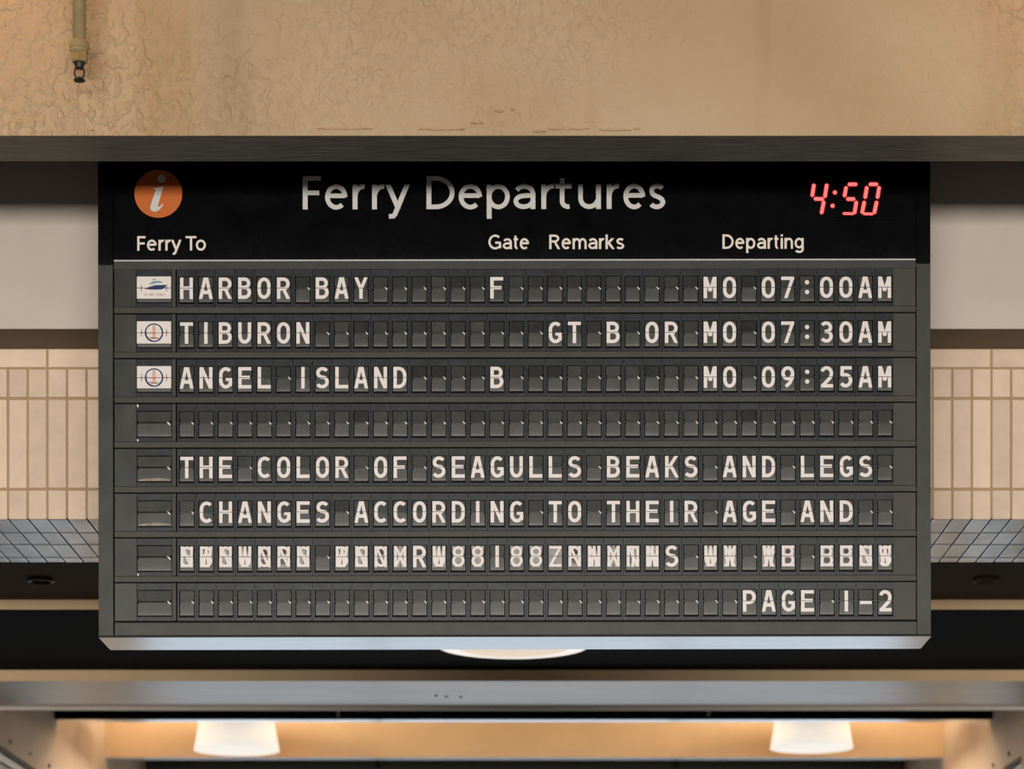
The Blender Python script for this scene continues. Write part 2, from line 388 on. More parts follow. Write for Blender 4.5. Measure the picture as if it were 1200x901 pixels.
# ------------------------------------------------------------------ lamps of the far ceilings
def pendant(px, pyb, rb, label):
    Y = 18.0; x = X(px, Y); zb = Z(pyb, Y)
    t = thing('pendant_lamp', (x, Y, zb), label, 'lamp', 'white pendant lamps in the far coffer')
    n = 40; b = MB(); H = 0.62; rt = rb*0.62; prof = []
    for q in range(9):
        u = q/8; prof.append((rb*(1-u)+rt*u, H*u))
    i = 0
    for r, z in prof:
        for k in range(n): b.v.append((r*math.cos(2*math.pi*k/n), r*math.sin(2*math.pi*k/n), z))
    for j in range(8):
        for k in range(n):
            k2 = (k+1) % n; b.f.append((j*n+k, j*n+k2, (j+1)*n+k2, (j+1)*n+k)); b.m.append(0)
    o = b.build('lamp_shade', M['shade'], t, smooth=True)
    md = o.modifiers.new('thickness', 'SOLIDIFY'); md.thickness = 0.008
    MB().lathe([(rb*.985, 0.012), (rb*.985, 0.02)], 0, 0, 40).build('diffuser', M['shade'], t)
    MB().box(-rt, rt, -.01, .01, H-.03, H-.01).build('spider_bar', M['iron'], t)
    MB().tube([(0, 0, H-.02), (0, 0, 5.9-zb)], 0.012).build('rod', M['iron'], t)
    l = bpy.data.lights.new('lamp_bulb', 'POINT'); l.energy = 215; l.color = (1, 0.83, 0.62); l.shadow_soft_size = 0.06
    lo = bpy.data.objects.new('lamp_bulb', l); C.objects.link(lo); lo.location = (x, Y+0.0, zb+H+0.03)
    l = bpy.data.lights.new('lamp_downlight', 'AREA'); l.shape = 'DISK'; l.size = rb*1.6; l.energy = 75; l.color = (1, 0.80, 0.60)
    lo = bpy.data.objects.new('lamp_downlight', l); C.objects.link(lo); lo.location = (x, Y, zb-0.005)
pendant(277.5, 879.5, 0.300, 'glowing white cone pendant lamp on the left, below the sign')
pendant(951, 876.8, 0.291, 'glowing white cone pendant lamp on the right, below the sign')

zc = EYE+S(757)*13.07
t = thing('ceiling_light', (X(601, 13.07), 13.07, zc), 'large round opal ceiling light half hidden behind the sign bottom edge', 'ceiling light')
R = 0.397
MB().lathe([(R*.90, zD-zc-.001), (R*.97, .03), (R, .012), (R*.97, .0), (R*.80, -.004)], 0, 0, 64).build('rim', M['disc'], t, smooth=True)
MB().lathe([(R*.72, -.002), (R*.70, -.010), (R*.5, -.016)], 0, 0, 64).build('diffuser', M['disc_in'], t, smooth=True)
for px, lab in ((48, 'dim recessed downlight in the brown ceiling left of the sign'), (1155, 'dim recessed downlight in the brown ceiling right of the sign')):
    Yq = (zC-EYE)/S(678.5)
    t = thing('recessed_downlight', (X(px, Yq), Yq, zC), lab, 'downlight', 'recessed downlights in the brown ceiling')
    MB().lathe([(.062, 0), (.062, -.012), (.048, -.016), (.044, -.004)], 0, 0, 28).build('trim_ring', M['brown_under'] if px > 600 else M['iron'], t, smooth=True)
    MB().lathe([(.044, -.002), (.038, -.006)], 0, 0, 20).build('lens', M['slot'], t)
for px, py, lab in ((395, 835, 'small pale hook under the black beam, the left one'), (829, 833.5, 'small pale hook under the black beam, the right one')):
    Yq = 16.995; x, z = X(px, Yq), Z(py, Yq)
    pts = []
    for k in range(9):
        a = math.radians(200-30*k); pts.append((.014*math.cos(a), -.008, .014*math.sin(a)+.016))
    for k in range(1, 8):
        a = math.radians(140-35*k); pts.append((.014*math.cos(a), -.008, .014*math.sin(a)-.014))
    o = MB().tube(pts, .0045, 6).build('hook', M['strip'], None, smooth=True)
    o.location = (x, Yq, z); o['label'] = lab; o['category'] = 'hook'; o['group'] = 'hooks under the black beam'

# ------------------------------------------------------------------ sprinkler
Ys = 8.30; u = Ys/F
sx, szz = X(93, Ys), Z(97, Ys)
t = thing('fire_sprinkler', (sx, Ys, szz), 'cream painted sprinkler pipe with black sprinkler head hanging in front of the plaster beam', 'sprinkler')
def h(py): return Z(py, Ys)-szz
MB().lathe([(7.6*u, h(52)), (7.6*u, 6.3-szz)], 0, 0, 28).build('pipe', M['pipe'], t, smooth=True)
MB().lathe([(8.0*u, h(47)), (10.2*u, h(49.5)), (11.6*u, h(51)), (11.6*u, h(57)), (10.6*u, h(58)), (11.0*u, h(59)), (11.0*u, h(61)), (9.5*u, h(62.5))], 0, 0, 28).build('coupling', M['pipe'], t, smooth=False)
MB().lathe([(9.6*u, h(61.5)), (10.2*u, h(62.5)), (10.2*u, h(71.5)), (8.6*u, h(73.5))], 0, 0, 6, rot=math.pi/6).build('hex_nut', M['brass'], t)
MB().lathe([(7.6*u, h(73)), (6.2*u, h(75)), (5.0*u, h(80)), (3.4*u, h(81.5))], 0, 0, 20).build('nozzle', M['iron'], t)
for sg in (-1, 1):
    MB().tube([(sg*3.4*u, 0, h(79)), (sg*5.4*u, 0, h(82)), (sg*5.6*u, 0, h(86)), (sg*4.6*u, 0, h(90)), (sg*1.8*u, 0, h(92.5))], 1.1*u, 8).build('frame_arm', M['iron'], t, smooth=True)
MB().tube([(0, 0, h(80)), (0, 0, h(92))], 0.8*u, 8).build('glass_bulb', M['rust'], t, smooth=True)
b = MB().lathe([(2.4*u, h(90.5)), (2.6*u, h(92.3)), (6.6*u, h(93.2)), (6.8*u, h(94.8)), (3*u, h(96))], 0, 0, 20)
b.build('deflector', M['iron'], t)

# ------------------------------------------------------------------ departure board
P = 325.03
BX, BY = 603.0, 745.3
def bx(px): return (px-BX)/P
def bz(py): return (BY-py)/P
board = thing('departure_board', (X(BX, 9.23), 9.23, Z(BY, 9.23)), 'large black and olive split flap ferry departures board with white letters under the plaster beam', 'sign')
board.rotation_euler[1] = -0.0016
def part(b, n, m, par=None, **k): return b.build(n, m, par or board, **k)
ZT = 1.95
L0, L1, R0, R1 = 115.6, 133.2, 1074.6, 1091.4
part(MB().box(bx(L0)+.002, bx(R1)-.002, .034, .255, .004, ZT), 'housing', M['housing'])
part(MB().box(bx(L0), bx(R1), .0005, .257, -.003, .003, front=1), 'underside_panel', [M['under'], M['housing']])
for a, c in ((L0, L1), (R0, R1)):
    st = part(MB().box(bx(a), bx(c)-.001, 0, .036, bz(744), bz(309.5)), 'side_stile', M['olive'], bevel=.001)
    part(MB().box(bx(a), bx(c)-.001, 0, .036, bz(309.4), ZT), 'side_stile', M['acrylic'], label='black upper side stile')
for a, c in ((118.5, 130.5), (1078.3, 1088.5)):
    part(MB().box(bx(a), bx(c), -.003, .0, bz(310), bz(226)), 'slot_cover', M['acrylic'])
part(MB().box(bx(134.2), bx(1074), .002, .036, bz(304.9), ZT), 'header_panel', M['acrylic'])
part(MB().box(bx(134.2), bx(1073.5), -.001, .03, bz(305.6), bz(303.9)), 'header_line', M['line'])
part(MB().box(bx(134.2), bx(1074), .001, .03, bz(315.0), bz(306.4)), 'top_rail', M['olive'])
part(MB().box(bx(134.6), bx(1074), .000, .03, bz(743.6), bz(729.4)), 'bottom_rail', M['olive'])
part(MB().box(bx(921), bx(1052), -.0005, .002, bz(261), bz(198)), 'clock_window', M['acrylic'])
Y0 = [336.8+52.5*k for k in range(8)]
for k in range(7):
    y = Y0[k]+26.2
    part(MB().box(bx(134.4), bx(1073.8), -.003, .03, bz(y+3.4), bz(y-3.2)), 'divider_bar', M['bar'], bevel=.0007)
for k in range(8):
    y = Y0[k]; t_, b_ = y-21.6, y+22.2
    part(MB().box(bx(134.6), bx(160.0), .002, .03, bz(b_), bz(t_)), 'filler_plate', M['filler'])
    part(MB().box(bx(202.3), bx(206.3), -.001, .03, bz(b_), bz(t_)), 'post', M['bar'])
    part(MB().box(bx(1047.8), bx(1073.4), .002, .03, bz(b_), bz(t_)), 'filler_plate', M['bar'], label='olive blank filler plate')

# --- split flap modules; local origin at the split line, y=0 the board front
q = 1/P
def module_mesh(hw, iw, name, top=21.6, it=13.6, ib=18.0, bot=22.2):
    b = MB(); yf, yb = .003, .024
    o = [(-hw, top), (hw, top), (hw, -bot), (-hw, -bot)]; i = [(-iw, it), (iw, it), (iw, -ib), (-iw, -ib)]
    for k in range(4):
        r = (k+1) % 4
        b.poly([(o[r][0]*q, yf, o[r][1]*q), (o[k][0]*q, yf, o[k][1]*q), (i[k][0]*q, yf, i[k][1]*q), (i[r][0]*q, yf, i[r][1]*q)][::-1])
        b.poly([(i[k][0]*q, yf, i[k][1]*q), (i[r][0]*q, yf, i[r][1]*q), (i[r][0]*q, yb, i[r][1]*q), (i[k][0]*q, yb, i[k][1]*q)], 1)
        b.poly([(o[k][0]*q, yf, o[k][1]*q), (o[r][0]*q, yf, o[r][1]*q), (o[r][0]*q, yb, o[r][1]*q), (o[k][0]*q, yb, o[k][1]*q)])
    b.poly([(-hw*q, yb, -bot*q), (hw*q, yb, -bot*q), (hw*q, yb, top*q), (-hw*q, yb, top*q)], 1)
    # raised sill below the flaps
    b.box(-(iw+.6)*q, (iw+.6)*q, yf-.0015, yf+.002, -(ib+1.9)*q, -(ib+.3)*q)
    return b.mesh(name, [M['module'], M['well']])
def upper_mesh(w, name, m):
    b = MB(); pts = [(-w, 13.0), (w, 13.0), (w, 3.0), (w-.9, 2.2), (w-.9, .75), (-w+.9, .75), (-w+.9, 2.2), (-w, 3.0)]
    yt, ybm = .0050, .0038
    f = lambda x, z, d: (x*q, ybm+(yt-ybm)*z/13.0+d, z*q)
    b.poly([f(x, z, 0) for x, z in pts][::-1]); n = len(pts)
    for k in range(n):
        r = (k+1) % n; b.poly([f(*pts[k], 0), f(*pts[r], 0), f(*pts[r], .001), f(*pts[k], .001)])
    return b.mesh(name, m)
def lower_mesh(w, name, m):
    b = MB(); prof = [(-.65, .0030), (-2.2, .0031), (-3, .0032), (-8, .0038), (-12.0, .0044), (-14.2, .0049), (-15.8, .0056), (-16.6, .0105)]
    ws = [w-.9, w-.9, w, w, w, w, w, w-.2]
    for k in range(len(prof)-1):
        (z0, y0), (z1, y1) = prof[k], prof[k+1]; a, c = ws[k], ws[k+1]
        b.poly([(-c*q, y1, z1*q), (c*q, y1, z1*q), (a*q, y0, z0*q), (-a*q, y0, z0*q)])
        for s_ in (-1, 1): b.poly([(s_*a*q, y0, z0*q), (s_*c*q, y1, z1*q), (s_*c*q, y1+.004, z1*q), (s_*a*q, y0+.004, z0*q)])
    b.poly([(-w*q, .003, -.55*q), (w*q, .003, -.55*q), (w*q, .012, -.55*q), (-w*q, .012, -.55*q)])
    return b.mesh(name, m)
mod_me = module_mesh(11.15, 9.25, 'flap_module', ib=18.6); up_me = upper_mesh(8.15, 'upper_flap', M['flap']); upd_me = upper_mesh(8.15, 'upper_flap', M['flap_shaded']); lo_me = lower_mesh(8.15, 'lower_flap', M['flap'])
clip = MB(); clip.prism([(5.2*q, .6*q), (6.4*q, .6*q), (8.6*q, -2.0*q), (7.6*q, -2.6*q)], .0012, .003)
clip_me = clip.mesh('hinge_clip', M['clip'])
pin = MB().box(-9.8*q, 9.8*q, .0042, .0085, -.7*q, .7*q)
pin_me = pin.mesh('hinge_pin', M['module'])

# --- stroke letters (narrow signage capitals), centre line box 10.7 x 20.8 px, stroke 4.6 px
WW, HH, SW = 11.2, 21.2, 4.0
def arc(cx, cy, rx, ry, a0, a1, n=10):
    return [(cx+rx*math.cos(math.radians(a0+(a1-a0)*k/n)), cy+ry*math.sin(math.radians(a0+(a1-a0)*k/n))) for k in range(n+1)]
OV = arc(.5, .66, .5, .34, 180, 0)+arc(.5, .34, .5, .34, 0, -180)
G = {
 'A': [('d', -.05, -.1, .43, 1.1), ('d', 1.05, -.1, .57, 1.1), ('p', [(.15, .27), (.85, .27)])],
 'B': [('s', [(0, 0), (0, 1)]), ('p', [(0, 1), (.5, 1)]+arc(.5, .77, .42, .23, 90, -90)+[(0, .54)]), ('p', [(.4, .54), (.52, .54)]+arc(.52, .27, .48, .27, 90, -90)+[(0, 0)])],
 'C': [('p', arc(.55, .66, .55, .34, 42, 180)+arc(.55, .34, .55, .34, 180, 318))],
 'D': [('s', [(0, 0), (0, 1)]), ('p', [(0, 1), (.35, 1)]+arc(.38, .62, .62, .38, 90, 0, 8)+arc(.38, .38, .62, .38, 0, -90, 8)+[(0, 0)])],
 'E': [('s', [(1, 1), (0, 1), (0, 0), (1, 0)]), ('p', [(0, .52), (1.05, .52)])],
 'F': [('s', [(1, 1), (0, 1), (0, 0)]), ('p', [(0, .50), (1.02, .50)])],
 'G': [('p', arc(.55, .66, .53, .34, 40, 180)+arc(.55, .34, .53, .34, 180, 350)), ('s', [(1.02, .14), (1.02, .42), (.72, .42)])],
 'H': [('s', [(0, 0), (0, 1)]), ('s', [(1, 0), (1, 1)]), ('p', [(0, .51), (1, .51)])],
 'I': [('s', [(.5, 0), (.5, 1)])],
 'K': [('s', [(0, 0), (0, 1)]), ('d', .12, .38, 1.0, 1.1), ('d', .38, .58, 1.08, -.1)],
 'L': [('s', [(0, 1), (0, 0), (1, 0)])],
 'M': [('s', [(0, 0), (0, 1)]), ('s', [(1, 0), (1, 1)]), ('d', .05, 1.1, .5, .28), ('d', .95, 1.1, .5, .28)],
 'N': [('s', [(0, 0), (0, 1)]), ('s', [(1, 0), (1, 1)]), ('d', .0, 1.1, 1.0, -.1)],
 'O': [('c', OV)],
 'P': [('s', [(0, 0), (0, 1)]), ('p', [(0, 1), (.5, 1)]+arc(.5, .71, .5, .29, 90, -90)+[(0, .42)])],
 'R': [('s', [(0, 0), (0, 1)]), ('p', [(0, 1), (.5, 1)]+arc(.5, .73, .48, .27, 90, -90)+[(0, .46)]), ('d', .5, .46, 1.02, -.1)],
 'S': [('p', arc(.52, .765, .48, .235, 28, 180, 9)+arc(.5, .74, .46, .21, 180, 265, 5)+arc(.5, .27, .5, .26, 85, -30, 8)+arc(.46, .25, .52, .25, -30, -152, 8))],
 'T': [('s', [(0, 1), (1, 1)]), ('s', [(.5, 0), (.5, 1)])],
 'U': [('s', [(0, 1), (0, .5)]), ('p', [(0, .55)]+arc(.5, .34, .5, .34, 180, 360)+[(1, .55)]), ('s', [(1, 1), (1, .5)])],
 'W': [('d', -.02, 1.1, .25, -.1), ('d', .27, -.1, .5, 1.1), ('d', .5, 1.1, .73, -.1), ('d', .75, -.1, 1.02, 1.1)],
 'X': [('d', .0, 1.1, 1.0, -.1), ('d', 1.0, 1.1, .0, -.1)],
 'Y': [('d', -.02, 1.1, .5, .42), ('d', 1.02, 1.1, .5, .42), ('s', [(.5, 0), (.5, .45)])],
 'Z': [('s', [(0, 1), (1, 1)]), ('d', 1.0, 1.0, .0, .0), ('s', [(0, 0), (1, 0)])],
 '0': [('c', OV)],
 '1': [('s', [(.5, 0), (.5, .96)])],
 '2': [('p', arc(.5, .70, .5, .30, 160, 0, 9)+arc(.45, .68, .55, .36, 0, -42, 4)+[(.08, .0)]), ('s', [(.1, 0), (1, 0)])],
 '3': [('p', arc(.46, .765, .46, .235, 150, -90, 10)+[(.3, .53)]), ('p', [(.3, .53)]+arc(.48, .265, .5, .265, 90, -150, 10))],
 '5': [('s', [(.92, 1), (.12, 1)]), ('p', [(.12, 1.0), (.08, .55)]), ('p', [(.05, .56)]+arc(.46, .31, .52, .31, 110, -148, 11))],
 '7': [('s', [(0, 1), (1, 1)]), ('d', 1.0, 1.0, .3, -.1)],
 '8': [('c', arc(.5, .76, .42, .24, 0, 360, 18)[:-1]), ('c', arc(.5, .27, .5, .27, 0, 360, 18)[:-1])],
 '9': [('c', arc(.5, .70, .5, .30, 0, 360, 18)[:-1]), ('p', [(1, .7), (.98, .48), (.72, .18), (.3, -.04)])],
 ':': [('k', .5, .78), ('k', .5, .24)],
 '-': [('s', [(.05, .41), (.95, .41)])],
}
def ribbon(pts, hw, closed=False, cap=0.0):
    pts = [Vector(p) for p in pts]
    cl = [pts[0]]
    for p in pts[1:]:
        if (p-cl[-1]).length > 1e-4: cl.append(p)
    pts = cl; n = len(pts)
    if cap and not closed:
        pts[0] = pts[0]+(pts[0]-pts[1]).normalized()*cap; pts[-1] = pts[-1]+(pts[-1]-pts[-2]).normalized()*cap
    L_, R_ = [], []
    for k in range(n):
        a = pts[k-1] if (k > 0 or closed) else None; c = pts[(k+1) % n] if (k < n-1 or closed) else None
        d0 = (pts[k]-a).normalized() if a is not None else None; d1 = (c-pts[k]).normalized() if c is not None else None
        if d0 is None: d0 = d1
        if d1 is None: d1 = d0
        m = d0+d1
        m = m.normalized() if m.length > 1e-4 else d0
        nn = Vector((-m[1], m[0])); sc_ = min(1.6, 1/max(.3, nn.dot(Vector((-d0[1], d0[0])))))
        L_.append(pts[k]+nn*hw*sc_); R_.append(pts[k]-nn*hw*sc_)
    out = []
    for k in range(n if closed else n-1):
        j = (k+1) % n; out.append([R_[k], R_[j], L_[j], L_[k]])
    return out
def glyph_polys(ch):
    out = []; hs = SW/2
    sx_ = lambda p: ((p[0]-.5)*WW, (p[1]-.5)*HH)
    for g_ in G[ch]:
        if g_[0] in 'psc':
            out += ribbon([sx_(p) for p in g_[1]], hs, g_[0] == 'c', hs if g_[0] == 's' else 0)
        elif g_[0] == 'd':
            a, c = sx_((g_[1], g_[2])), sx_((g_[3], g_[4]))
            th = math.atan2(abs(c[1]-a[1]), abs(c[0]-a[0])); ww = SW/math.sin(th)/2*(.86 if ch in 'WMX' else .95)
            out.append([Vector((a[0]-ww, a[1])), Vector((a[0]+ww, a[1])), Vector((c[0]+ww, c[1])), Vector((c[0]-ww, c[1]))])
        elif g_[0] == 'k':
            c = sx_((g_[1], g_[2])); out.append([Vector((c[0]+2.6*math.cos(a*math.pi/6), c[1]+2.6*math.sin(a*math.pi/6))) for a in range(12)])
    return out
def clip_poly(poly, keep, axis, lim):
    """clip a 2-D polygon against axis coordinate; keep=+1 keeps >= lim"""
    res = []
    for k in range(len(poly)):
        a, c = poly[k], poly[(k+1) % len(poly)]; da, dc = keep*(a[axis]-lim), keep*(c[axis]-lim)
        if da >= 0: res.append(a)
        if da*dc < 0: res.append(a+(c-a)*(da/(da-dc)))
    return res
def glyph_mesh(chs, m, off=0.0):
    b = MB(); kk_ = 0
    for ch in chs:
        for pl in glyph_polys(ch):
            for lim_, keep in ((.32, 1), (-.42, -1)):
                c = clip_poly(clip_poly([Vector(v) for v in pl], keep, 1, lim_), -1, 1, HH/2+SW/2)
                if len(c): c = clip_poly(c, 1, 1, -HH/2-SW/2)
                if len(c) < 3: continue
                ar = sum(c[k][0]*c[(k+1) % len(c)][1]-c[(k+1) % len(c)][0]*c[k][1] for k in range(len(c)))
                if ar < 0: c = c[::-1]
                if abs(ar) < 1e-3: continue
                def yy(z):
                    return (.0038+.0012*z/13 if z > 0 else .0030+.0009*(-z)/9)-.0009-off
                kk_ += 1; b.poly([(v[0]*q, yy(v[1])-kk_*.000012, v[1]*q) for v in c])
    return b.mesh('letter', m)
cache = {}
def letter(chs, key='letter', off=0.0):
    k = (chs, key, off)
    if k not in cache: cache[k] = glyph_mesh(chs, M[key], off)
    return cache[k]
lines = [''.ljust(37)]*8
def put(base, s, i):
    base = base.ljust(37); return base[:i]+s+base[i+len(s):]
lines[0] = put(put(put(put('', 'HARBOR BAY', 0), 'F', 16), 'MO', 27), '07:00AM', 30)
lines[1] = put(put(put(put('', 'TIBURON', 0), 'GT B OR', 19), 'MO', 27), '07:30AM', 30)
lines[2] = put(put(put(put('', 'ANGEL ISLAND', 0), 'B', 16), 'MO', 27), '09:25AM', 30)
lines[4] = put('', 'THE COLOR OF SEAGULLS BEAKS AND LEGS', 0)
lines[5] = put('', 'CHANGES ACCORDING TO THEIR AGE AND', 1)
lines[7] = put('', 'PAGE 1-2', 29)
# seventh row is caught between two messages: the flaps show letters over letters
turn = {0: ('NS', 'W'), 1: ('WB', 'U'), 2: ('NS', 'W'), 3: ('WU', 'N'), 4: ('NO', 'R'), 5: ('NR', 'B'), 6: ('NS', 'W'), 8: ('WB', 'U'),
        9: ('NS', 'W'), 10: ('ON', 'R'), 11: ('XN', 'W'), 12: ('R', ''), 13: ('WU', 'N'), 14: ('8S', 'W'), 15: ('8S', 'W'), 16: ('I', ''),
        17: ('8S', 'W'), 18: ('8S', 'W'), 19: ('Z', 'NW'), 20: ('RN', 'O'), 21: ('NW', 'U'), 22: ('XN', 'W'), 23: ('TN', 'B'), 24: ('NW', 'R'),
        25: ('S', ''), 27: ('WU', 'X'), 28: ('XW', 'N'), 30: ('XW', 'R'), 31: ('BE', '8H'), 33: ('BE', '8H'), 34: ('BE', '8H'), 35: ('NS', 'W'), 36: ('WS', 'U')}
for r in range(8):
    for c in range(37):
        cx = 219.0+22.735*c
        mo = link('flap_module', mod_me, board, (bx(cx), random.uniform(-.0004, .0004), bz(Y0[r])))
        dark = random.random() < (.55 if r < 3 else .07) and lines[r][c] == ' ' and r != 6
        link('upper_flap', upd_me if dark else up_me, mo).rotation_euler[0] = random.uniform(-.005, .005)
        link('lower_flap', lo_me, mo).rotation_euler[0] = random.uniform(-.005, .005)
        link('hinge_pin', pin_me, mo)
        if r == 6 and c in turn:
            a, g2 = turn[c]
            if g2: link('letter', letter(g2, 'grey_letter'), mo, label='grey letter in mid turn')
            if a and g2: SW = 3.1
            me_l = letter(a, 'letter', .0024) if a else None
            SW = 4.0
            if a: link('letter', me_l, mo, label='white letter '+a if not g2 else 'white letters over one another, in mid turn')
        elif lines[r][c] != ' ' and r != 6:
            link('letter', letter(lines[r][c]), mo, label='white character '+lines[r][c])
        else:
            link('hinge_clip', clip_me, mo)

# --- pictogram modules in the first column
pm_me = module_mesh(20.6, 20.1, 'pictogram_module', it=14.0, ib=17.6)
pu_me = upper_mesh(19.6, 'upper_flap', M['flap']); pl_me = lower_mesh(19.6, 'lower_flap', M['flap'])
cu = MB(); cu.box(-20*q, 20*q, -.001, .002, .35*q, 13.4*q); cu_me = cu.mesh('upper_card', M['card'])
cl_ = MB(); cl_.box(-20*q, 20*q, -.001, .002, -12.6*q, -.35*q); cl_me = cl_.mesh('lower_card', M['card'])
pc = MB(); pc.prism([(14.6*q, .6*q), (16*q, .6*q), (19.2*q, -2.2*q), (18*q, -3.2*q)], .0010, .003); pc_me = pc.mesh('hinge_clip', M['clip'])
def flat(polys, y): 
    b = MB()
    for p_ in polys:
        a = sum(p_[k][0]*p_[(k+1) % len(p_)][1]-p_[(k+1) % len(p_)][0]*p_[k][1] for k in range(len(p_)))
        if a < 0: p_ = p_[::-1]
        b.poly([(v[0]*q, y, v[1]*q) for v in p_])
    return b
CXP = 181.1
def circ(cx, cz, r, n=24, a0=0): return [(cx+r*math.cos(2*math.pi*k/n+a0), cz+r*math.sin(2*math.pi*k/n+a0)) for k in range(n)]
for r in range(8):
    mo = link('pictogram_module', pm_me, board, (bx(CXP), 0, bz(Y0[r])))
    link('upper_flap', pu_me, mo); link('lower_flap', pl_me, mo)
    if r in (4, 5): flat([[(-18.8, -14.6), (-10, -13.0), (0, -12.4), (11, -12.8), (18.8, -14.2), (18.8, -15.6), (-18.8, -15.8)]], .0030).build('flap_reflection', M['edge'], mo, label='pale painted reflection along the lower flap')  # bright curved reflection put in as a pale strip
    if r in (3, 6):
        for z in ((20, -20) if r == 3 else (-20,)): flat([[(-20.2, z-1.4), (-18.6, z-2.4), (-18.6, z+.6), (-20.2, z+1.8)]], .0026).build('corner_glint', M['clip'], mo)  # corner glints put in as small pale patches
    if r > 2: link('hinge_clip', pc_me, mo); continue
    link('upper_card', cu_me, mo, label='white card, upper half'); link('lower_card', cl_me, mo, label='white card, lower half')
    yy_ = -.0014
    for sg in (-1, 1):
        flat([[(sg*14.6-.5, -4), (sg*14.6+.5, -4), (sg*14.6+.5, 4), (sg*14.6-.5, 4)], [(sg*14.6-1.2, -.8), (sg*14.6+1.2, -.8), (sg*14.6+1.2, .8), (sg*14.6-1.2, .8)]], yy_).build('bracket_mark', M['tan_print'], mo)
    if r == 0:
        flat([[(-11.5, -1.2), (-6, 1.2), (2, 3.2), (15, 3.6), (13.5, 1.6), (11.5, -.8), (8.5, -1.9), (-2, -2.0)]], yy_).build('hull', M['navy'], mo)
        flat([[(-6.5, 4.0), (-2, 7.3), (3.5, 8.2), (8.5, 7.6), (10.5, 6.0), (4, 6.2), (-1, 5.2)], [(-6.8, 3.0), (-1, 4.2), (4, 4.6), (-2, 3.6)]], yy_).build('cabin', M['teal'], mo)
        flat([[(-3.0, 8.4), (-1.5, 10.2), (2.0, 10.6), (2.8, 9.2), (0, 9.0)]], yy_-.0002).build('funnel', M['green'], mo)
        b = MB(); tw_ = 'SF BAY FERRY'
        for n_, ch in enumerate(tw_):
            if ch == ' ': continue
            for z_, pl in enumerate(glyph_polys(ch)):
                a = sum(pl[k][0]*pl[(k+1) % len(pl)][1]-pl[(k+1) % len(pl)][0]*pl[k][1] for k in range(len(pl)))
                pl = pl if a > 0 else pl[::-1]
                b.poly([((v[0]*.1-10.8+2.05*n_)*q, yy_-z_*.000012, (v[1]*.1-7.9)*q) for v in pl])
        b.build('lettering', M['tan_print'], mo, label='tiny lettering SF BAY FERRY')
    else:
        b = flat(ribbon(circ(0, 0, 10.2, 36), .75, True), yy_); 
        for z0, z1, wv in ((-60, 40, .55), (170, 260, .7)):
            pts = arc(0, 0, 9.9, 9.9, z0, z1, 12)
            for p_ in ribbon(pts, wv+.35): 
                a = sum(p_[k][0]*p_[(k+1) % 4][1]-p_[(k+1) % 4][0]*p_[k][1] for k in range(4))
                p_ = p_[::-1] if a < 0 else p_
                b.poly([(v[0]*q, yy_-.0001, v[1]*q) for v in p_])
        b.build('ring', M['navy'], mo)
        tw = [[(-1.6, -6), (-.9, -6), (-.7, 8.6), (-1.3, 8.6)], [(.7, -6), (1.5, -6), (1.1, 8.6), (.5, 8.6)]]
        for z in (-3.6, -1.2, 1.4, 3.6, 5.6, 7.6): tw.append([(-1.3, z-.35), (1.2, z-.35), (1.2, z+.35), (-1.3, z+.35)])
        tw.append([(-9, -1.0), (9, -.6), (9, .1), (-9, -.3)])
        flat(tw, yy_-.0001).build('bridge_tower', M['rust'], mo)
        flat([[(-6, -5.2), (0, -5.7), (4.8, -6.0), (3.6, -7.2), (-1, -7.4), (-4.6, -6.6)][::-1], [(-7.6, -5.0), (6, -5.6), (6, -6.0), (-7.6, -5.5)]], yy_-.0002).build('bridge_deck', M['tan_print'], mo)

